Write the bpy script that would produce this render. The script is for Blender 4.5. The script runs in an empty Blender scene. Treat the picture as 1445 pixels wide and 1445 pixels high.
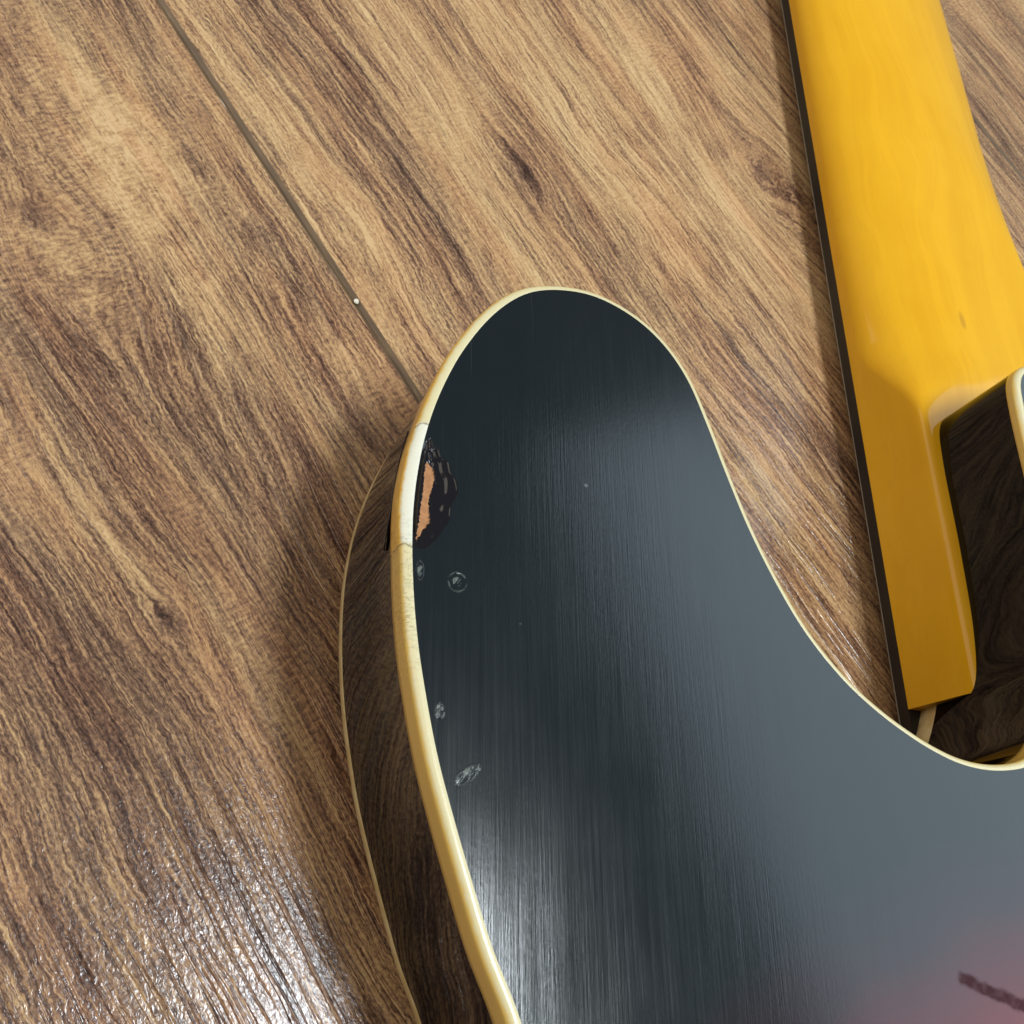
import bpy, bmesh, math, random
from mathutils import Vector, Matrix, noise as mnoise
random.seed(7)
MM = 0.001
scn = bpy.context.scene

# ------------------------------------------------------------------ camera
cam_d = bpy.data.cameras.new('camera')
cam = bpy.data.objects.new('camera', cam_d)
scn.collection.objects.link(cam)
right = Vector((0.930958, 0.0, 0.365126)); down = Vector((0.157965, -0.901571, -0.402762)); fwd = Vector((0.329187, 0.432632, -0.839325))
M = Matrix.Identity(4)
for i in range(3):
    M[i][0] = right[i]; M[i][1] = -down[i]; M[i][2] = -fwd[i]
M.translation = Vector((0, 0, 0.18174))
cam.matrix_world = M
cam_d.sensor_width = 36
cam_d.lens = 36 * 1500 / 1445
cam_d.clip_start = 0.005; cam_d.clip_end = 50
cam_d.dof.use_dof = True
cam_d.dof.focus_distance = 0.178
cam_d.dof.aperture_fstop = 85
scn.camera = cam

# ------------------------------------------------------------------ world, lamps, exposure
w = bpy.data.worlds.new('World'); scn.world = w; w.use_nodes = True
w.node_tree.nodes['Background'].inputs[0].default_value = (1.0, 0.95, 0.88, 1)
w.node_tree.nodes['Background'].inputs[1].default_value = 0.27
def area(name, loc, target, sx, sy, power, col):
    l = bpy.data.lights.new(name, 'AREA'); l.shape = 'RECTANGLE'; l.size = sx; l.size_y = sy
    l.energy = power; l.color = col
    o = bpy.data.objects.new(name, l); scn.collection.objects.link(o); o.location = loc
    o.rotation_euler = (Vector(target) - Vector(loc)).to_track_quat('-Z', 'Y').to_euler()
    return o
area('ceiling_lamp', (0.63, -0.12, 2.4), (0.63, -0.12, 0), 0.36, 0.74, 48, (0.88, 0.95, 1.0))
o = area('bright_ceiling', (3.02, 0.52, 2.4), (3.02, 0.52, 0), 2.6, 3.4, 74, (0.70, 0.88, 1.0)); o.rotation_euler = (0, 0, math.radians(24))
o = area('left_fill', (-2.0, 0.9, 2.2), (0, 0.1, 0), 2.0, 3.0, 34, (1.0, 0.88, 0.72))  # added fill without a seen source; lightens left-facing sides, softens shadows
scn.view_settings.view_transform = 'Standard'; scn.view_settings.look = 'None'
scn.view_settings.exposure = -0.05; scn.view_settings.gamma = 1
scn.render.engine = 'CYCLES'

# ------------------------------------------------------------------ node helper
class NT:
    def __init__(s, name):
        s.m = bpy.data.materials.new(name); s.m.use_nodes = True
        s.t = s.m.node_tree; s.b = s.t.nodes['Principled BSDF']
        s.co = s.t.nodes.new('ShaderNodeTexCoord').outputs['Object']
    def lk(s, a, b):
        if hasattr(a, 'is_output'): s.t.links.new(a, b)
        else:
            if isinstance(a, (tuple, list)) and len(a) == 3 and b.type == 'RGBA': a = (*a, 1)
            b.default_value = a
    def math(s, op, a, b=0.0, c=None, clamp=False):
        n = s.t.nodes.new('ShaderNodeMath'); n.operation = op; n.use_clamp = clamp
        s.lk(a, n.inputs[0]); s.lk(b, n.inputs[1])
        if c is not None: s.lk(c, n.inputs[2])
        return n.outputs[0]
    def add(s, a, b): return s.math('ADD', a, b)
    def sub(s, a, b): return s.math('SUBTRACT', a, b)
    def mul(s, a, b): return s.math('MULTIPLY', a, b)
    def sep(s, v):
        n = s.t.nodes.new('ShaderNodeSeparateXYZ'); s.lk(v, n.inputs[0]); return n.outputs
    def comb(s, x, y, z=0.0):
        n = s.t.nodes.new('ShaderNodeCombineXYZ')
        for i, a in enumerate((x, y, z)): s.lk(a, n.inputs[i])
        return n.outputs[0]
    def noise(s, v, scale=1.0, det=2.0, rough=0.5, dist=0.0):
        n = s.t.nodes.new('ShaderNodeTexNoise'); s.lk(v, n.inputs['Vector'])
        n.inputs['Scale'].default_value = scale; n.inputs['Detail'].default_value = det
        n.inputs['Roughness'].default_value = rough; n.inputs['Distortion'].default_value = dist
        return n.outputs['Fac']
    def voro(s, v, scale=1.0, feature='F1'):
        n = s.t.nodes.new('ShaderNodeTexVoronoi'); n.feature = feature; s.lk(v, n.inputs['Vector'])
        n.inputs['Scale'].default_value = scale
        return n.outputs['Distance']
    def ramp(s, f, stops, interp='LINEAR'):
        n = s.t.nodes.new('ShaderNodeValToRGB'); s.lk(f, n.inputs[0]); r = n.color_ramp; r.interpolation = interp
        while len(r.elements) < len(stops): r.elements.new(0.5)
        for e, (p, c) in zip(r.elements, stops):
            e.position = p; e.color = (*c, 1) if len(c) == 3 else c
        return n.outputs[0]
    def step(s, f, lo, hi, a=0.0, b=1.0):
        n = s.t.nodes.new('ShaderNodeMapRange'); n.interpolation_type = 'SMOOTHSTEP'
        s.lk(f, n.inputs[0])
        for i, x in enumerate((lo, hi, a, b)): n.inputs[i + 1].default_value = x
        return n.outputs[0]
    def mix(s, f, a, b, mode='MIX'):
        n = s.t.nodes.new('ShaderNodeMix'); n.data_type = 'RGBA'; n.blend_type = mode
        s.lk(f, n.inputs[0]); s.lk(a, n.inputs[6]); s.lk(b, n.inputs[7]); return n.outputs[2]
    def bump(s, h, strength, dist, prev=None):
        n = s.t.nodes.new('ShaderNodeBump'); s.lk(h, n.inputs['Height'])
        n.inputs['Strength'].default_value = strength; n.inputs['Distance'].default_value = dist
        if prev is not None: s.t.links.new(prev, n.inputs['Normal'])
        return n.outputs[0]
    def set(s, **k):
        names = dict(col='Base Color', rough='Roughness', nrm='Normal', coat='Coat Weight', coat_r='Coat Roughness', coat_n='Coat Normal', ior='IOR', spec='Specular IOR Level', coat_i='Coat IOR')
        for a, v in k.items(): s.lk(v, s.b.inputs[names[a]])
        return s.m
G = lambda *c: tuple((x / 255 / 12.92 if x / 255 < 0.04045 else ((x / 255 + 0.055) / 1.055) ** 2.4) for x in c)

# ------------------------------------------------------------------ floor material (object coords: x along the grain, y across, metres)
def floor_material():
    s = NT('laminate_oak')
    mm = s.t.nodes.new('ShaderNodeVectorMath'); mm.operation = 'SCALE'; s.lk(s.co, mm.inputs[0]); mm.inputs[3].default_value = 1000.0
    X, Y, Z = s.sep(mm.outputs[0])
    oi = s.t.nodes.new('ShaderNodeAttribute'); oi.attribute_type = 'OBJECT'; oi.attribute_name = 'shift'
    sh = oi.outputs['Fac']
    # slow meander of the grain
    slow = s.noise(s.comb(s.mul(X, 0.0075), s.mul(Y, 0.016), sh), 1, 2, 0.45)
    v = s.add(Y, s.mul(s.sub(slow, 0.5), 17))
    med = s.noise(s.comb(s.mul(X, 0.035), s.mul(Y, 0.05), s.add(sh, 5)), 1, 2, 0.5)
    v = s.add(v, s.mul(s.sub(med, 0.5), 3.0))
    # knots: grain lines bend round them
    dark_knots = None
    for (kx, ky, rx, ry, amp, dk) in KNOTS:
        dx = s.sub(X, kx); dy = s.sub(Y, ky)
        q = s.add(s.mul(s.mul(dx, dx), 1 / rx ** 2), s.mul(s.mul(dy, dy), 1 / ry ** 2))
        g = s.math('POWER', 2.718, s.mul(q, -1))
        v = s.sub(v, s.mul(s.mul(dy, g), amp))
        if dk > 0:
            k = s.mul(s.math('POWER', 2.718, s.mul(q, -5)), dk)
            dark_knots = k if dark_knots is None else s.add(dark_knots, k)
    # broad tone bands and pale cross-figure patches
    band = s.noise(s.comb(s.mul(X, 0.006), s.mul(v, 0.055), s.add(sh, 9)), 1, 3, 0.55)
    patch = s.noise(s.comb(s.mul(X, 0.013), s.mul(Y, 0.022), s.add(sh, 2.3)), 1, 4, 0.6, 0.6)
    patch = s.step(patch, 0.50, 0.66)
    # line systems of three widths
    l1 = s.noise(s.comb(s.mul(X, 0.009), s.mul(v, 0.42), s.add(sh, 1)), 1, 3, 0.62)
    wob = s.mul(s.sub(s.noise(s.comb(s.mul(X, 0.45), s.mul(Y, 0.45), sh), 1, 2), 0.5), 1.7)
    l2 = s.noise(s.comb(s.mul(X, 0.035), s.mul(s.add(v, s.mul(wob, 0.5)), 1.15), s.add(sh, 3)), 1, 3, 0.65)
    v2 = s.add(v, wob)
    l3 = s.noise(s.comb(s.mul(X, 0.12), s.mul(v2, 2.3), s.add(sh, 4)), 1, 2, 0.6)
    grit = s.noise(s.comb(s.mul(X, 1.1), s.mul(Y, 1.7), 0), 1, 3, 0.7)
    weave = s.noise(s.comb(s.mul(X, 1.3), s.mul(Y, 0.5), 3), 1, 2, 0.6)   # cross flecks in the pale patches
    t = s.mul(s.sub(l1, 0.5), 0.66)
    t = s.add(t, s.mul(s.sub(l2, 0.5), 1.15))
    t = s.add(t, s.mul(s.sub(l3, 0.5), 1.1))
    t = s.add(t, s.mul(s.sub(grit, 0.5), 1.1))
    t = s.mul(t, s.sub(1.0, s.mul(patch, 0.45)))
    t = s.add(t, s.mul(s.sub(band, 0.5), 0.95))
    t = s.add(t, s.mul(patch, s.add(0.10, s.mul(s.sub(weave, 0.5), 0.9))))
    t = s.add(t, s.mul(s.sub(s.noise(s.comb(s.mul(X, 0.004), s.mul(Y, 0.006), s.add(sh, 7)), 1, 1), 0.5), 0.35))
    for (kx, ky, rx, ry, am) in TONES:           # light fall-off painted darker at lower left; pale figure of the print
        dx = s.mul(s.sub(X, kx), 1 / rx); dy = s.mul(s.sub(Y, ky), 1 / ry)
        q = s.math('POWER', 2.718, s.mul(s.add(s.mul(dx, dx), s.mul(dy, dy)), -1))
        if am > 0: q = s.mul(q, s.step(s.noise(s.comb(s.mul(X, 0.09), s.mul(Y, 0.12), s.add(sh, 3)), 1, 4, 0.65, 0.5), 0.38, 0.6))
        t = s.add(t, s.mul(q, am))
    if dark_knots is not None:
        kn = s.noise(s.comb(s.mul(X, 0.35), s.mul(Y, 0.55), 1), 1, 3, 0.7)
        t = s.sub(t, s.mul(dark_knots, s.mul(kn, 0.75)))
    tone = s.t.nodes.new('ShaderNodeAttribute'); tone.attribute_type = 'OBJECT'; tone.attribute_name = 'tone'
    t = s.add(t, s.add(0.56, tone.outputs['Fac']))
    col = s.ramp(t, [(0.0, (0.035, 0.018, 0.013)), (0.25, (0.105, 0.056, 0.036)), (0.44, (0.215, 0.125, 0.074)),
                     (0.60, (0.365, 0.222, 0.115)), (0.78, (0.51, 0.33, 0.16)), (1.0, (0.64, 0.45, 0.235))])
    # thin almost-black pores: short dashes along the grain
    pm = s.noise(s.comb(s.mul(X, 0.09), s.mul(v2, 1.6), s.add(sh, 8)), 1, 2, 0.55)
    pores = s.step(pm, 0.66, 0.74)
    col = s.mix(s.mul(pores, 0.5), col, (0.05, 0.028, 0.022))
    # pinkish / olive drift
    hue = s.noise(s.comb(s.mul(X, 0.02), s.mul(v, 0.12), 6), 1, 2)
    col = s.mix(s.step(hue, 0.35, 0.7, 0, 0.35), col, (0.92, 0.62, 0.56), 'MULTIPLY')
    # embossed relief: long lines + stipple
    gro = s.noise(s.comb(s.mul(X, 0.02), s.mul(v, 0.75), s.add(sh, 3)), 1, 2, 0.55)
    gro = s.step(gro, 0.34, 0.5)
    st = s.noise(s.comb(s.mul(X, 0.75), s.mul(v2, 1.5), 2), 1, 2, 0.55)
    n1 = s.bump(gro, 0.8, 0.00018)
    n2 = s.bump(st, 0.39, 0.00022, n1)
    return s.set(col=col, rough=0.19, nrm=n2, spec=0.5)

# plank frame
AX = Vector((0.5812, -0.8138, 0)); AN = Vector((0.8138, 0.5812, 0))
P0 = AN * 0.1087
def to_plank(x, y):     # world mm -> plank-frame mm (origin on the seam line)
    p = Vector((x, y, 0)) - P0 * 1000
    return (p.dot(AX), p.dot(Vector((-AX.y, AX.x, 0))))
KN_W = [(73.6, 185.8, 20, 9, 0.75, 1.0), (-20.6, 132.0, 22, 12, 0.9, 0.0), (8, 62, 9, 5, 0.6, 0.75), (20, 118, 26, 10, -0.7, 0.0), (150, 205, 30, 14, 0.8, 0.8), (112, 128, 26, 8, 0.5, 0.0)]
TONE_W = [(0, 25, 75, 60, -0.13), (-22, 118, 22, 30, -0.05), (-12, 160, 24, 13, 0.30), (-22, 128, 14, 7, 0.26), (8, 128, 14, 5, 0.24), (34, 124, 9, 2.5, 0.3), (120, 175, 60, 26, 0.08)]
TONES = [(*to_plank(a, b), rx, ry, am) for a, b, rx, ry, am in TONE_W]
KNOTS = [(*to_plank(a, b), rx, ry, am, dk) for a, b, rx, ry, am, dk in KN_W]

# ------------------------------------------------------------------ mesh helpers
def link(name, verts, faces, mat=None, parent=None, smooth=False, mats=None, face_mats=None):
    me = bpy.data.meshes.new(name); me.from_pydata([tuple(v) for v in verts], [], faces)
    for m in (mats or [mat]): me.materials.append(m)
    if face_mats:
        for p, k in zip(me.polygons, face_mats): p.material_index = k
    if smooth:
        for p in me.polygons: p.use_smooth = True
    me.update()
    o = bpy.data.objects.new(name, me); scn.collection.objects.link(o)
    if parent: o.parent = parent
    return o

# ------------------------------------------------------------------ floor
floor = bpy.data.objects.new('floor', None); scn.collection.objects.link(floor); floor['kind'] = 'structure'
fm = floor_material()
s = NT('plank_bevel')
mmv = s.t.nodes.new('ShaderNodeVectorMath'); mmv.operation = 'MULTIPLY'; s.lk(s.co, mmv.inputs[0]); mmv.inputs[1].default_value = (120, 900, 900)
bev_m = s.set(col=s.ramp(s.noise(mmv.outputs[0], 1, 3), [(0.3, (0.10, 0.062, 0.034)), (0.62, (0.17, 0.11, 0.06)), (0.70, (0.19, 0.125, 0.07)), (0.76, (0.60, 0.52, 0.40))]), rough=0.4)
s = NT('floor_underside'); under = s.set(col=(0.03, 0.022, 0.016), rough=0.9)
us = link('underlay', [(-3, -3, -0.012), (3, -3, -0.012), (3, 3, -0.012), (-3, 3, -0.012)], [(0, 1, 2, 3)], under, floor)
seams = [-0.3553, -0.1233, 0.1087, 0.3407, 0.5727, 0.8047]
for i in range(len(seams) - 1):
    a, b = seams[i] - 0.1087, seams[i + 1] - 0.1087
    w_, d_ = 0.0010, 0.0007
    x0, x1 = -1.2, 1.2
    gap = 0.00004
    prof = [(a + gap, -0.012), (a + gap, -d_), (a + w_, 0), (b - w_, 0), (b - gap, -d_), (b - gap, -0.012)]
    vs = [(x0, y, z) for y, z in prof] + [(x1, y, z) for y, z in prof]
    n = len(prof); fs = []
    for k in range(n - 1): fs.append((k, k + n, k + n + 1, k + 1))
    fmt = [1, 1, 0, 1, 1]
    fs += [tuple(range(n)), tuple(range(2 * n - 1, n - 1, -1))]; fmt += [1, 1]
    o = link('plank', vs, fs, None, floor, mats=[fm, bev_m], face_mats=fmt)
    ang = math.atan2(AX.y, AX.x)
    o.location = P0; o.rotation_euler = (0, 0, ang)
    o['shift'] = [11.0, 0.0, 3.7, 23.0, 31.0][i]; o['tone'] = [0.0, -0.03, 0.05, -0.02, 0.0][i]
# local y axis of the plank = rotated x axis by 90 deg = (-AX.y, AX.x) = (0.8138, 0.5812) = AN

# ------------------------------------------------------------------ guitar outline (mm, seen from the back)
ctrl = [(56.2, -11), (52.7, -0.15), (49.0, 7.9), (45.9, 16.4), (43.1, 24.6), (40.9, 31.7), (39.1, 39.3), (37.7, 46.4), (36.8, 52.9), (36.3, 58.5), (36.05, 63.5),
        (36.05, 68.7), (36.5, 74.6), (37.4, 80.6), (39.2, 87.7), (41.9, 95.0), (44.1, 99.5), (47.5, 105.1), (51.5, 109.9), (55.5, 113.0), (60.8, 115.0), (67.9, 115.75),
        (73.6, 114.5), (79.2, 111.6), (83.7, 107.4), (87.3, 101.8), (90.3, 93.8), (93.45, 84), (96.9, 74.3), (101, 65.4), (105.6, 57.6), (111.9, 50.4), (118.6, 45.3),
        (124.3, 42.1), (126.7, 41.0), (131.6, 39.3), (136.8, 38.6), (141.1, 38.8), (145.9, 39.9), (151.2, 43.0), (155.5, 48.4), (158.9, 54.3), (161.6, 61), (163.3, 72), (164, 90),
        (164.1, 112), (164.9, 119.9), (166.6, 122.9), (170.5, 125.2), (178, 128.5), (195, 130.5), (215, 131.5), (250, 131), (280, 127), (308, 115), (323, 93), (328, 62), (324, 30), (316, 0),
        (308, -30), (306, -60), (309, -90), (318, -122), (328, -155), (336, -190), (338, -224), (330, -260), (311, -290), (282, -313), (240, -327), (183, -333),
        (125, -327), (85, -313), (55, -290), (36, -260), (27, -225), (27, -190), (33, -155), (45, -118), (56, -88), (62, -62), (62.5, -42), (60.3, -24)]
def catmull(P, per):
    out = []; n = len(P)
    for i in range(n):
        p0, p1, p2, p3 = (Vector(P[(i + k) % n]) for k in (-1, 0, 1, 2))
        L = (p2 - p1).length; m = max(2, int(round(L / per)))
        a = lambda u, v: max(1e-6, (v - u).length) ** 0.5
        t0 = 0; t1 = a(p0, p1); t2 = t1 + a(p1, p2); t3 = t2 + a(p2, p3)
        for j in range(m):
            t = t1 + (t2 - t1) * j / m
            A1 = p0 * ((t1 - t) / (t1 - t0)) + p1 * ((t - t0) / (t1 - t0))
            A2 = p1 * ((t2 - t) / (t2 - t1)) + p2 * ((t - t1) / (t2 - t1))
            A3 = p2 * ((t3 - t) / (t3 - t2)) + p3 * ((t - t2) / (t3 - t2))
            B1 = A1 * ((t2 - t) / (t2 - t0)) + A2 * ((t - t0) / (t2 - t0))
            B2 = A2 * ((t3 - t) / (t3 - t1)) + A3 * ((t - t1) / (t3 - t1))
            out.append(B1 * ((t2 - t) / (t2 - t1)) + B2 * ((t - t1) / (t2 - t1)))
    return out
OUT = catmull(ctrl, 0.8)
for _ in range(3):
    OUT = [(OUT[i - 1] + OUT[i] * 2 + OUT[(i + 1) % len(OUT)]) / 4 for i in range(len(OUT))]
NO = len(OUT)
NRM = []
for i in range(NO):
    t = (OUT[(i + 2) % NO] - OUT[i - 2]).normalized()
    NRM.append(Vector((t.y, -t.x)))       # this winding runs clockwise: inward is (t.y, -t.x)
area2 = sum(OUT[i].x * OUT[(i + 1) % NO].y - OUT[(i + 1) % NO].x * OUT[i].y for i in range(NO))
if area2 > 0: NRM = [-n for n in NRM]
def off(i, d): return OUT[i] + NRM[i] * d
ZF, ZL, ZU, ZT = 6.5, 9.4, 40.6, 46.0
BW = 1.65

def sm(t): t = min(1, max(0, t)); return t * t * (3 - 2 * t)
def rings(profile_fn, closed_rows=False):
    """profile_fn(i) -> list of (inset, z)"""
    vs = []; fs = []
    n = len(profile_fn(0))
    for i in range(NO):
        for d, z in profile_fn(i):
            p = off(i, d); vs.append((p.x * MM, p.y * MM, z * MM))
    for i in range(NO):
        j = (i + 1) % NO
        for k in range(n - 1 if not closed_rows else n):
            k2 = (k + 1) % n
            fs.append((i * n + k, i * n + k2, j * n + k2, j * n + k))
    return vs, fs

# ------------------------------------------------------------------ guitar materials
def lacquer_side():
    s = NT('black_gloss_side')
    X, Y, Z = s.sep(s.co)
    ripple = s.noise(s.comb(s.mul(X, 140), s.mul(Y, 140), s.mul(Z, 45)), 1, 2, 0.5)
    n = s.bump(ripple, 0.18, 0.0004)
    fine = s.noise(s.comb(s.mul(X, 1500), s.mul(Y, 1500), s.mul(Z, 1500)), 1, 2, 0.5)
    return s.set(col=(0.002, 0.002, 0.002), rough=s.step(fine, 0.3, 0.8, 0.035, 0.10), nrm=n, spec=0.0, coat=1.0, coat_r=0.03, coat_i=1.33)
def lacquer_back():
    s = NT('sunburst_satin_back')
    mm = s.t.nodes.new('ShaderNodeVectorMath'); mm.operation = 'SCALE'; s.lk(s.co, mm.inputs[0]); mm.inputs[3].default_value = 1000.0
    X, Y, Z = s.sep(mm.outputs[0])
    dx = s.sub(X, 165); dy = s.mul(s.sub(Y, -95), 1.0)
    d = s.math('SQRT', s.add(s.mul(dx, dx), s.mul(dy, dy)))
    d = s.add(d, s.mul(s.sub(s.noise(s.comb(s.mul(X, 0.03), s.mul(Y, 0.03), 0), 1, 2), 0.5), 12))
    fr = s.math('MULTIPLY', d, 1 / 160.0)
    col = s.ramp(fr, [(0.0, (0.50, 0.22, 0.03)), (0.35, (0.45, 0.07, 0.02)), (0.55, (0.24, 0.010, 0.020)), (0.645, (0.095, 0.006, 0.012)), (0.72, (0.020, 0.008, 0.014)), (0.80, (0.002, 0.007, 0.010))])
    # long hairline scratches along the body, broken up by a second noise
    sk1 = s.noise(s.comb(s.mul(s.add(X, s.mul(Y, 0.02)), 2.6), s.mul(Y, 0.035), 0), 1, 3, 0.65)
    sk2 = s.noise(s.comb(s.mul(s.add(X, s.mul(Y, -0.03)), 5.5), s.mul(Y, 0.10), 4), 1, 2, 0.6)
    cloud = s.noise(s.comb(s.mul(X, 0.05), s.mul(Y, 0.03), 8), 1, 3, 0.6)
    left = s.step(s.add(X, s.mul(s.sub(cloud, 0.5), 30)), 62, 112, 1.0, 0.12)      # the buffed edge of the horn carries more scratches
    lines = s.add(s.mul(s.sub(sk1, 0.5), 0.9), s.mul(s.sub(sk2, 0.5), 0.55))
    colm = s.step(s.noise(s.comb(s.mul(X, 0.35), s.mul(Y, 0.02), 21), 1, 2, 0.6), 0.3, 0.7, 0.45, 1.5)
    n1 = s.bump(s.mul(s.mul(lines, left), colm), 0.040, 0.0005)
    grit = s.noise(s.comb(s.mul(X, 1.6), s.mul(Y, 1.1), 2), 1, 2, 0.6)
    n1 = s.bump(grit, 0.012, 0.0004, n1)
    rough = s.add(s.add(0.16, s.mul(s.sub(sk1, 0.5), 0.14)), s.mul(s.sub(cloud, 0.5), 0.12))
    # bright single scratches (worn lines)
    sc = s.noise(s.comb(s.mul(s.add(X, s.mul(Y, 0.025)), 1.9), s.mul(Y, 0.022), 14), 1, 2, 0.7)
    scm = s.mul(s.step(sc, 0.70, 0.76), s.mul(left, 0.5))
    col = s.mix(s.mul(scm, 0.12), col, (0.25, 0.29, 0.32))
    # small round dings: broken ring + smeared centre
    mask = None; dark = None
    for (cx, cy, rx, ry, inner, seed, rw, sk) in ((44.75, 57.3, 1.40, 1.50, 0.55, 1, 0.33, 0.0), (39.1, 58.3, 0.6, 1.5, 0.8, 2, 0.2, 0.2), (42.75, 38.1, 0.8, 1.45, 1.0, 3, 0.15, 0.1), (46.9, 29.9, 1.7, 1.0, 1.25, 4, 0.0, -0.55)):
        ax = s.mul(s.sub(X, cx), 1 / rx); ay = s.mul(s.add(s.sub(Y, cy), s.mul(s.sub(X, cx), sk)), 1 / ry)
        r = s.math('SQRT', s.add(s.mul(ax, ax), s.mul(ay, ay)))
        br = s.noise(s.comb(s.mul(X, 0.7), s.mul(Y, 0.6), seed * 3.1), 1, 3, 0.6)
        r2 = s.add(r, s.mul(s.sub(br, 0.5), 0.6))
        ring = s.mul(s.step(s.math('ABSOLUTE', s.sub(r2, 1.0)), 0.03, 0.13, 1, 0), s.step(br, 0.42, 0.58))
        sm = s.noise(s.comb(s.mul(s.add(X, s.mul(Y, -0.6)), 1.9), s.mul(s.add(Y, s.mul(X, 0.6)), 0.45), seed * 1.7), 1, 3, 0.75)
        core = s.mul(s.step(r2, inner * 0.55, inner, 1, 0), s.step(sm, 0.45, 0.62))
        m = s.add(s.mul(ring, rw), s.mul(core, 0.8))
        mask = m if mask is None else s.add(mask, m)
        pit = s.step(r, 0.2, 1.05, 1, 0)
        dark = pit if dark is None else s.add(dark, pit)
    mask = s.math('MINIMUM', mask, 1.0)
    col = s.mix(s.mul(mask, 0.8), col, (0.20, 0.215, 0.19))
    n1 = s.bump(s.mul(dark, -1), 0.07, 0.00018, n1)
    n1 = s.bump(mask, 0.4, 0.00012, n1)
    # tiny nicks
    vor = s.voro(s.comb(s.mul(X, 0.06), s.mul(Y, 0.06), 0.35), 1)
    nick = s.step(vor, 0.012, 0.03, 1, 0)
    col = s.mix(s.mul(nick, 0.4), col, (0.25, 0.27, 0.27))
    # rubbed maroon smear in the red of the burst
    ax = s.sub(X, 124.6); ay = s.sub(Y, 5.9)
    tt = s.math('MULTIPLY_ADD', ax, 0.949, s.mul(ay, -0.316))
    pp = s.add(s.mul(ax, 0.316), s.mul(ay, 0.949))
    wv = s.mul(s.sub(s.noise(s.comb(s.mul(X, 0.28), s.mul(Y, 0.28), 3), 1, 4, 0.6), 0.5), 3.2)
    pp = s.math('ABSOLUTE', s.add(pp, s.mul(wv, 0.7)))
    smear = s.mul(s.step(pp, 0.55, 1.35, 1, 0), s.step(s.add(tt, wv), -0.9, 0.5))
    smear = s.mul(smear, s.step(s.noise(s.comb(s.mul(X, 0.6), s.mul(Y, 0.6), 9), 1, 3), 0.3, 0.6, 0.75, 1.0))
    col = s.mix(s.mul(smear, 0.85), col, (0.035, 0.006, 0.009))
    rough = s.sub(rough, s.mul(smear, 0.05))
    spec = s.sub(0.55, s.mul(smear, 0.45))
    return s.set(col=col, rough=rough, nrm=n1, spec=spec)
def binding_mat():
    s = NT('aged_cream_binding')
    mm = s.t.nodes.new('ShaderNodeVectorMath'); mm.operation = 'SCALE'; s.lk(s.co, mm.inputs[0]); mm.inputs[3].default_value = 1000.0
    X, Y, Z = s.sep(mm.outputs[0])
    nz = s.noise(mm.outputs[0], 0.5, 3, 0.6)
    nf = s.noise(mm.outputs[0], 3.0, 3, 0.6)
    zz = s.add(Z, s.mul(s.sub(nz, 0.5), 0.6))
    top = s.step(zz, 45.4, 45.97)
    col = s.mix(top, (0.74, 0.50, 0.12), (0.68, 0.61, 0.36))
    # section beside the chip: lacquer gone from the top, honey-brown on the side
    sec = s.mul(s.mul(s.step(Y, 61.8, 62.6), s.step(Y, 82.2, 82.9, 1, 0)), s.step(X, 60, 61, 1, 0))
    side2 = s.mix(s.step(nz, 0.35, 0.65), (0.74, 0.42, 0.05), (0.86, 0.55, 0.09))
    sec_c = s.mix(s.step(zz, 45.3, 45.8), side2, (0.74, 0.73, 0.60))
    upper = s.mul(s.step(Y, 80, 84), s.step(X, 60, 61, 1, 0))
    col = s.mix(s.mul(upper, s.sub(1.0, top)), col, (0.72, 0.43, 0.07))
    col = s.mix(sec, col, sec_c)
    col = s.mix(s.step(nf, 0.45, 0.75, 0, 0.25), col, (0.62, 0.52, 0.26))
    # hairline cross cracks near the chip
    cr = s.noise(s.comb(s.mul(Y, 1.6), s.mul(X, 0.35), s.mul(Z, 0.25)), 1, 3, 0.6)
    crm = s.mul(s.step(s.math('ABSOLUTE', s.sub(cr, 0.5)), 0.002, 0.016, 1, 0), s.mul(s.step(Y, 38, 50), s.step(Y, 70, 60)))
    crm = s.mul(crm, s.step(X, 60, 61, 1, 0))
    yc = s.math('ABSOLUTE', s.sub(s.add(Y, s.mul(s.sub(nz, 0.5), 1.5)), 61.9)); c1 = s.step(yc, 0.05, 0.16, 1, 0)
    yc2 = s.math('ABSOLUTE', s.sub(s.add(s.add(Y, s.mul(Z, -0.5)), s.mul(s.sub(nz, 0.5), 1.5)), 82.0 - 22.6)); c2 = s.step(yc2, 0.05, 0.18, 1, 0)
    cc = s.mul(s.math('MAXIMUM', c1, c2), s.step(X, 60, 61, 1, 0))
    col = s.mix(s.mul(s.math('MAXIMUM', s.mul(crm, 0.55), s.mul(cc, 0.8)), 0.75), col, (0.10, 0.065, 0.025))
    n = s.bump(nf, 0.12, 0.0003)
    n = s.bump(s.math('MAXIMUM', s.mul(crm, 0.5), cc), 0.6, -0.00012, n)
    return s.set(col=col, rough=0.30, nrm=n, coat=0.35, coat_r=0.12)
def simple(name, col, rough, coat=0.0, coat_r=0.05, vary=0.0, scale=300, bump=0.0):
    s = NT(name)
    nz = s.noise(s.co, scale, 3, 0.6)
    c = s.mix(s.step(nz, 0.3, 0.7, 0, vary), col, tuple(x * 0.5 for x in col)) if vary else col
    k = dict(col=c, rough=rough, coat=coat, coat_r=coat_r)
    if bump: k['nrm'] = s.bump(nz, bump, 0.0004)
    return s.set(**k)
FLECK = (180.2, 154.1)
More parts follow.
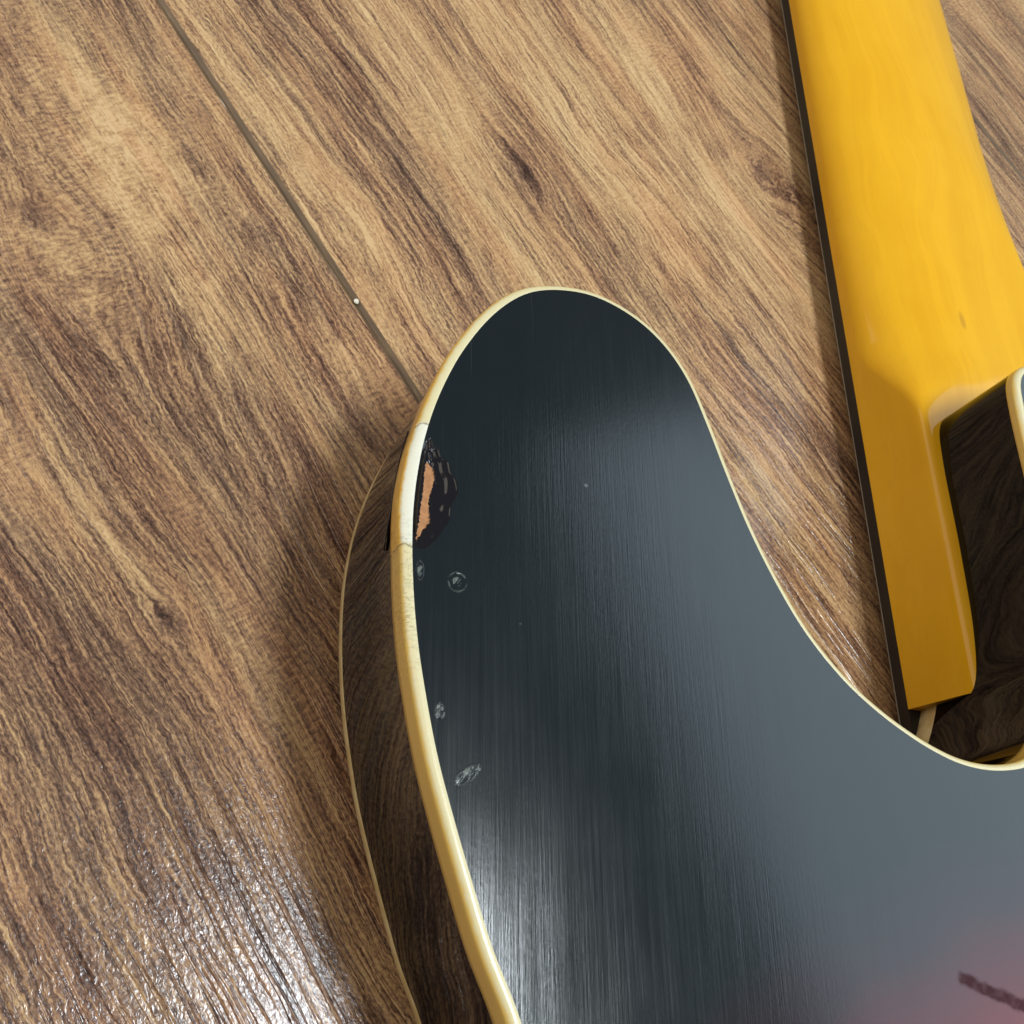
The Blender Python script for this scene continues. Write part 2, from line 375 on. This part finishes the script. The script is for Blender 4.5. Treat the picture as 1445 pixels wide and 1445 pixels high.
def maple():
    s = NT('amber_lacquered_maple')
    mm = s.t.nodes.new('ShaderNodeVectorMath'); mm.operation = 'SCALE'; s.lk(s.co, mm.inputs[0]); mm.inputs[3].default_value = 1000.0
    X, Y, Z = s.sep(mm.outputs[0])
    wx = s.add(X, s.mul(s.sub(s.noise(s.comb(s.mul(X, 0.02), s.mul(Y, 0.012), 0), 1, 2), 0.5), 26))
    ln = s.noise(s.comb(s.mul(wx, 0.22), s.mul(Y, 0.008), s.mul(Z, 0.1)), 1, 3, 0.6)
    fl = s.noise(s.comb(s.mul(X, 0.5), s.mul(Y, 0.25), s.mul(Z, 0.5)), 1, 3, 0.65)
    pore = s.noise(s.comb(s.mul(wx, 1.6), s.mul(Y, 0.25), s.mul(Z, 1.0)), 1, 2, 0.6)
    blot = s.noise(s.comb(s.mul(X, 0.06), s.mul(Y, 0.05), s.mul(Z, 0.05)), 1, 2, 0.5)
    col = s.mix(s.step(ln, 0.35, 0.65), (0.745, 0.375, 0.009), (0.795, 0.415, 0.012))
    thin = s.step(s.math('ABSOLUTE', s.sub(ln, 0.52)), 0.004, 0.02, 1, 0)
    col = s.mix(s.mul(thin, 0.16), col, (0.62, 0.30, 0.012))
    col = s.mix(s.step(fl, 0.4, 0.75, 0, 0.16), col, (0.72, 0.36, 0.012))
    col = s.mix(s.step(pore, 0.62, 0.75, 0, 0.22), col, (0.55, 0.27, 0.01))
    col = s.mix(s.step(blot, 0.35, 0.65, 0, 0.20), col, (0.86, 0.48, 0.022))
    ax = s.mul(s.sub(X, FLECK[0]), 1 / 1.0); ay = s.mul(s.sub(Y, FLECK[1]), 1 / 3.2)
    q = s.add(s.math('SQRT', s.add(s.mul(ax, ax), s.mul(ay, ay))), s.mul(s.sub(fl, 0.5), 1.2))
    col = s.mix(s.step(q, 0.3, 1.1, 0.55, 0), col, (0.45, 0.20, 0.02))
    return s.set(col=col, rough=0.38, coat=0.45, coat_r=0.07, spec=0.1, nrm=s.bump(s.noise(s.comb(s.mul(X, 0.12), s.mul(Y, 0.05), 0), 1, 2), 0.15, 0.0008))

M_side = lacquer_side(); M_back = lacquer_back(); M_bind = binding_mat(); M_maple = maple()
M_board = simple('dark_rosewood', (0.006, 0.004, 0.003), 0.5, 0.0, 0.1, 0.5, 900)
M_edge = simple('pale_edge_line', (0.30, 0.27, 0.23), 0.4, vary=0.3)
M_chip = simple('fractured_black_lacquer', (0.004, 0.004, 0.007), 0.09, 0.0, 0.04)
M_wood = simple('bare_orange_wood', (0.45, 0.21, 0.085), 0.8, vary=0.5, scale=1400, bump=0.6)
M_metal = simple('nickel_metal', (0.55, 0.55, 0.54), 0.25); M_metal.node_tree.nodes['Principled BSDF'].inputs['Metallic'].default_value = 1

# ------------------------------------------------------------------ guitar
gt = bpy.data.objects.new('electric_guitar', None); scn.collection.objects.link(gt); gt.location = (0, 0, 0)
gt['label'] = 'black and red sunburst electric guitar face down on the floor with a chipped edge'
gt['category'] = 'guitar'

# body: side wall, front, back; the back face steps round the chip
def bw(i): return 1.1 + 0.6 * sm(NRM[i].x)
inner = [off(i, bw(i)) for i in range(NO)]
CHIP = [(38.15, 61.6), (39.6, 61.7), (41.3, 63.3), (42.2, 64.9), (43.3, 66.8), (43.6, 69.4), (44.5, 71.6), (44.25, 73.6), (43.3, 74.9), (42.9, 76.6), (41.7, 77.2), (41.2, 78.5), (40.4, 78.7), (40.1, 79.9), (39.65, 80.2)]   # right-hand rim of the break
def cat_open(P, per=0.35):
    Q = [2 * Vector(P[0]) - Vector(P[1])] + [Vector(p) for p in P] + [2 * Vector(P[-1]) - Vector(P[-2])]
    o = []
    for i in range(1, len(Q) - 2):
        m = max(2, int((Q[i + 1] - Q[i]).length / per))
        for j in range(m):
            t = j / m; a, b, c, d = Q[i - 1], Q[i], Q[i + 1], Q[i + 2]
            o.append(0.5 * ((2 * b) + (c - a) * t + (2 * a - 5 * b + 4 * c - d) * t * t + (3 * b - 3 * c + d - a) * t ** 3))
    return o + [Vector(P[-1])]
# inner boundary runs upward along the left side (clockwise) or downward; find the stretch beside the chip
near = [i for i in range(NO) if inner[i].x < 45 and 61.6 < inner[i].y < 80.2]
i0, i1 = min(near), max(near)
rim = cat_open(CHIP)
if inner[i0].y > inner[i1].y: rim = rim[::-1]
rim[0] = inner[i0].copy(); rim[-1] = inner[i1].copy()
back_loop = inner[:i0 + 1] + rim[1:-1] + inner[i1:]
verts = []; faces = []; fmt = []
prof = [(0.35, ZF), (0.35, ZL), (0.0, ZL + 0.02), (0.0, ZU), (0.25, ZU), (0.25, ZU + 0.02)]
def zu(i): return ZU + 3.0 * sm((OUT[i].x - 157) / 6) * (1 if OUT[i].y > 40 else 0)
wall_v, wall_f = rings(lambda i: [(0.30, ZF + 0.1), (0.02, ZL), (0.02, 15), (0.02, 25), (0.02, 35), (0.02, zu(i) + 0.1)])
verts += wall_v; faces += wall_f; fmt += [0] * len(wall_f)
b0 = len(verts); verts += [(p.x * MM, p.y * MM, ZT * MM) for p in back_loop]
faces.append(tuple(range(b0, b0 + len(back_loop)))); fmt.append(1)
b1 = len(verts); verts += [(off(i, bw(i)).x * MM, off(i, bw(i)).y * MM, (ZF) * MM) for i in range(NO)]
faces.append(tuple(range(b1 + NO - 1, b1 - 1, -1))); fmt.append(0)
body = link('body', verts, faces, None, gt, mats=[M_side, M_back], face_mats=fmt)
for p in body.data.polygons:
    if len(p.vertices) == 4: p.use_smooth = True

# bindings
def bind_profile(i):
    y = OUT[i].y; x = OUT[i].x
    b = 0.0
    if x < 60 and 60 < y < 84:                       # the loosened length bulges out a little
        b = 0.45 * math.sin(math.pi * (y - 60) / 24) ** 1.2
        b += 0.05 * mnoise.noise(Vector((y * 0.7, 3, 0)))
    r = 0.95 + 0.2 * sm(NRM[i].x)
    pts = [(0.1, zu(i)), (-0.03 - b * 0.6, zu(i) + 0.1), (-0.05 - b, min(zu(i) + 1.2, 44.2)), (-0.05 - b, ZT - r - 0.6)]
    for k in range(1, 8):
        a = k / 7 * math.pi / 2
        pts.append((-0.05 - b * (1 - 0.6 * k / 7) + r * (1 - math.cos(a)), ZT - r + 0.02 + r * math.sin(a)))
    pts += [(bw(i) - 0.05, ZT + 0.02), (bw(i), ZT), (bw(i), ZT - 1.6)]
    return pts
v, f = rings(bind_profile); bd = link('back_binding', v, f, M_bind, gt, smooth=True)
def zl(i): return ZL + 3.0 * sm((OUT[i].x - 146) / 7) * sm((OUT[i].y - 38) / 2) * (1 if OUT[i].x < 180 else 0)
v, f = rings(lambda i: [(bw(i), ZF - 0.02), (0.6, ZF - 0.05), (0.15, ZF + 0.25), (0.0, ZF + 0.6), (-0.03, zl(i)), (0.05, zl(i) + 0.08)])
fb = link('front_binding', v, f, M_bind, gt, smooth=True); fb['label'] = 'thin cream front binding'
for o in (bd, fb):
    o.data.materials[0] = M_bind
# binding of the front uses its own plain cream tone
s = NT('cream_front_binding'); fb.data.materials[0] = s.set(col=s.mix(s.step(s.noise(s.co, 400, 3), 0.3, 0.7), (0.50, 0.36, 0.15), (0.62, 0.50, 0.27)), rough=0.35)

# chip: sunken fracture between the binding and its rim
WOODP = [(39.6, 76.2), (40.35, 75.6), (40.95, 74.0), (40.72, 72.4), (40.4, 71.2), (40.15, 69.9), (40.2, 68.2), (40.4, 66.4), (39.9, 65.4), (39.42, 65.0), (39.15, 64.2), (38.45, 63.0), (38.5, 64.2),
         (38.75, 65.4), (38.9, 67.0), (38.95, 68.3), (39.15, 70.0), (39.25, 71.2), (39.35, 73.2), (39.4, 75.0)]
def inside(x, y, P):
    c = False; n = len(P)
    for i in range(n):
        x1, y1 = P[i]; x2, y2 = P[(i + 1) % n]
        if (y1 > y) != (y2 > y) and x < (x2 - x1) * (y - y1) / (y2 - y1) + x1: c = not c
    return c
leftb = [inner[i] for i in range(i0, i1 + 1)]
def resample(P, n):
    L = [0]
    for a, b in zip(P[:-1], P[1:]): L.append(L[-1] + (b - a).length)
    out = []
    k = 0
    for j in range(n + 1):
        t = L[-1] * j / n
        while k < len(L) - 2 and L[k + 1] < t: k += 1
        u = (t - L[k]) / max(1e-9, L[k + 1] - L[k]); out.append(P[k].lerp(P[k + 1], min(1, max(0, u))))
    return out
NS, NTT = 200, 90
LB = resample(leftb, NS); RB = resample(rim, NS)
cv = []
for a in range(NS + 1):
    for b in range(NTT + 1):
        t = b / NTT
        p = LB[a].lerp(RB[a], t); sy = a / NS
        env = min(1, 4.5 * sy) * min(1, 4.5 * (1 - sy))
        wob = mnoise.noise(Vector((p.x * 0.5, p.y * 0.35, 1))) * 0.16
        # conchoidal terraces: steps whose spacing follows the rim
        q = min(1, max(0, t + wob * t * (1 - t) * 3))
        terr = [(0.0, -0.62), (0.42, -0.60), (0.56, -0.40), (0.70, -0.38), (0.80, -0.13), (0.93, -0.11), (1.0, 0.0)]
        for (ta, za), (tb, zb) in zip(terr[:-1], terr[1:]):
            if ta <= q <= tb:
                u = (q - ta) / (tb - ta); u = u * u * (3 - 2 * u); dz = za + (zb - za) * u; break
        dz += 0.22 * mnoise.noise(Vector((p.x * 0.9, p.y * 0.35, 3))) * (1 - t) * 2 * t + 0.0 * mnoise.noise(Vector((p.x * 5, p.y * 1.6, 9))) * (1 - t) * 3 * t
        if inside(p.x + (0.22 * mnoise.noise(Vector((p.y * 2.2, 1, 1))) + 0.10 * mnoise.noise(Vector((p.y * 7, 1, 5)))), p.y, WOODP): dz = -0.62 + 0.05 * mnoise.noise(Vector((p.x * 6, p.y * 6, 0)))
        elif p.x < (LB[a].x + 0.75) and q < 0.4: dz = -1.15
        z = ZT + (dz * env if 0 < t < 1 or t == 0 else 0)
        cv.append((p.x * MM, p.y * MM, z * MM))
cf = []; wf = []
for a in range(NS):
    for b in range(NTT):
        q = (a * (NTT + 1) + b, a * (NTT + 1) + b + 1, (a + 1) * (NTT + 1) + b + 1, (a + 1) * (NTT + 1) + b)
        mx = sum(cv[k][0] for k in q) / 4 / MM; my = sum(cv[k][1] for k in q) / 4 / MM
        (wf if inside(mx + (0.22 * mnoise.noise(Vector((my * 2.2, 1, 1))) + 0.10 * mnoise.noise(Vector((my * 7, 1, 5)))), my, WOODP) else cf).append(q)
def sub_mesh(fl):
    idx = {}; vs = []; fs = []
    for q in fl:
        for k in q:
            if k not in idx: idx[k] = len(vs); vs.append(cv[k])
        fs.append(tuple(idx[k] for k in q))
    return vs, fs
v, f = sub_mesh(cf); ch = link('chipped_finish', v, f, M_chip, body, smooth=True); ch['label'] = 'fractured glossy black lacquer around the chip'
v, f = sub_mesh(wf); wd = link('bare_wood', v, f, M_wood, body, smooth=True); wd['label'] = 'strip of bare orange wood inside the chip'

# added sliver for the dark reflection at a lacquer dent under the loosened binding
refl_rows = []
idx = [i for i in range(NO) if OUT[i].x < 45 and 64.3 < OUT[i].y < 84.5]
idx.sort(key=lambda i: OUT[i].y)
for i in idx:
    y = OUT[i].y; u = (y - 64.3) / (84.5 - 64.3)
    h = 2.6 * (1 - u) ** 0.6 * min(1, u * 5) if u < 1 else 0
    top = ZU + 0.1; drop = 0.6 + 1.6 * math.sin(math.pi * u) ** 0.8
    lo = top - drop - (1 - u) ** 5 * 3.0
    hi = top - (1 - u) ** 6 * 3.2
    a = off(i, -0.32); b = off(i, -0.10)
    refl_rows.append(((a.x * MM, a.y * MM, hi * MM), (b.x * MM, b.y * MM, lo * MM)))
vs = [p for pr in refl_rows for p in pr]; n0 = len(vs)
inn_ = [(p[0] + 0.00025, p[1], p[2]) for p in vs]
fs = [(2 * k, 2 * k + 1, 2 * k + 3, 2 * k + 2) for k in range(len(refl_rows) - 1)]
fl = link('dent_reflection', vs, fs, M_chip, body, smooth=True)
md = fl.modifiers.new('thickness', 'SOLIDIFY'); md.thickness = 0.00015; md.offset = 0

# ------------------------------------------------------------------ neck (x,z sections marching along y)
ZN = 7.8
def section(y, npts=56):
    xl = 156.6 + (274 - y) / 219 * 1.2
    xr = 206.6 + (274 - y) / 219 * 5.2
    xr += 3.0 + 4.5 * sm((y - 185) / 55)
    hl = sm((148 - y) / 24); hr = sm((236 - y) / 60)     # how much heel block, left and right
    zt = 21.6 + 2.4 * sm((200 - y) / 70) - max(0, (y - 220)) * 0.012
    xm = (xl + xr) / 2; pts = []
    for k in range(npts + 1):
        t = k / npts
        a = math.pi * (1 - t)                       # left to right
        side = -1 if t < 0.5 else 1
        h = hl if side < 0 else hr
        # C profile
        c, s_ = math.cos(a), math.sin(a)
        e = 2 / 2.05
        cx = xm + (xm - xl) * math.copysign(abs(c) ** e, c); cz = ZN + 1.2 + (zt - ZN - 1.2) * abs(s_) ** e
        # block profile: slanted side, small corner radius
        n = 22.0
        bx0 = math.copysign(abs(c) ** (2 / n), c); bz0 = abs(s_) ** (2 / n)
        bz = ZN + 1.2 + (zt - ZN - 1.2) * bz0
        ins = 3.6 * (bz - ZN) / (zt - ZN)
        bx = xm + ((xm - xl) - ins) * bx0
        pts.append((cx + (bx - cx) * h, cz + (bz - cz) * h))
    return [(xl, ZN)] + pts + [(xr, ZN)]
ys = [60.5 + 0 * k for k in ()] + [y * 1.0 for y in range(0)] + [59.3 + k for k in range(161)] + [y for y in range(220, 430, 5)]
vs = []; fs = []
for y in ys:
    for x, z in section(y): vs.append((x * MM, y * MM, z * MM))
n = len(section(100))
for a in range(len(ys) - 1):
    for b in range(n):
        b2 = (b + 1) % n
        fs.append((a * n + b, (a + 1) * n + b, (a + 1) * n + b2, a * n + b2))
fs.append(tuple(range(n))); fs.append(tuple(range(len(vs) - 1, len(vs) - 1 - n, -1)))
neck = link('neck', vs, fs, M_maple, gt, smooth=True)
neck.data.set_sharp_from_angle(angle=math.radians(50)) if hasattr(neck.data, 'set_sharp_from_angle') else None
# fingerboard + fine pale strip painting the light caught on its lower edge
def strip(name, z0, z1, ins, mat, parent, y0=50, y1=430, bev=0.0):
    vs = []
    for y in (y0, y1):
        xl = 156.6 + (274 - y) / 219 * 1.2 + ins; xr = 206.6 + (274 - y) / 219 * 5.2 - ins
        vs += [(xl, y, z1), (xl, y, z0 + bev), (xl + bev, y, z0), (xr - bev, y, z0), (xr, y, z0 + bev), (xr, y, z1)]
    vs = [(a * MM, b * MM, c * MM) for a, b, c in vs]
    fs = [(k, (k + 1) % 6, (k + 1) % 6 + 6, k + 6) for k in range(6)] + [tuple(range(5, -1, -1)), tuple(range(6, 12))]
    return link(name, vs, fs, mat, parent)
fbd = strip('fingerboard', 4.75, ZN, 0.02, M_board, gt)
strip('edge_line', 4.5, 4.74, -0.05, M_edge, fbd)
ys = 0
for k in range(12):
    y = 66 + k * 24
    strip('fret', 3.6, 4.49, 1.0, M_metal, fbd, y, y + 2.2, 0.3)
# the hardware under the body that it lies on
def puck(name, cx, cy, r, z0, z1, mat, parent, seg=32):
    vs = [(cx + r * math.cos(a), cy + r * math.sin(a), z0) for a in [2 * math.pi * k / seg for k in range(seg)]]
    vs += [(cx + r * 1.08 * math.cos(a), cy + r * 1.08 * math.sin(a), z1) for a in [2 * math.pi * k / seg for k in range(seg)]]
    vs = [(a * MM, b * MM, c * MM) for a, b, c in vs]
    fs = [(k, (k + 1) % seg, (k + 1) % seg + seg, k + seg) for k in range(seg)] + [tuple(range(seg - 1, -1, -1)), tuple(range(seg, 2 * seg))]
    return link(name, vs, fs, mat, parent)
puck('control_knob', 265, -170, 9, 0.05, 8.0, M_metal, gt); puck('control_knob', 255, -215, 9, 0.05, 8.0, M_metal, gt); puck('bridge_post', 150, -180, 8, 0.05, 8.0, M_metal, gt)

# ------------------------------------------------------------------ crumb beside the seam
bm = bmesh.new(); bmesh.ops.create_icosphere(bm, subdivisions=2, radius=0.0006)
for v_ in bm.verts: v_.co *= 1 + 0.25 * mnoise.noise(v_.co * 2500); v_.co.z *= 0.6
me = bpy.data.meshes.new('crumb'); bm.to_mesh(me); bm.free(); me.materials.append(simple('pale_crumb', (0.78, 0.72, 0.60), 0.8))
cr = bpy.data.objects.new('crumb', me); scn.collection.objects.link(cr); cr.location = (0.0361, 0.1365, 0.0002)
cr['label'] = 'tiny pale crumb on the floor beside the plank seam'; cr['category'] = 'crumb'
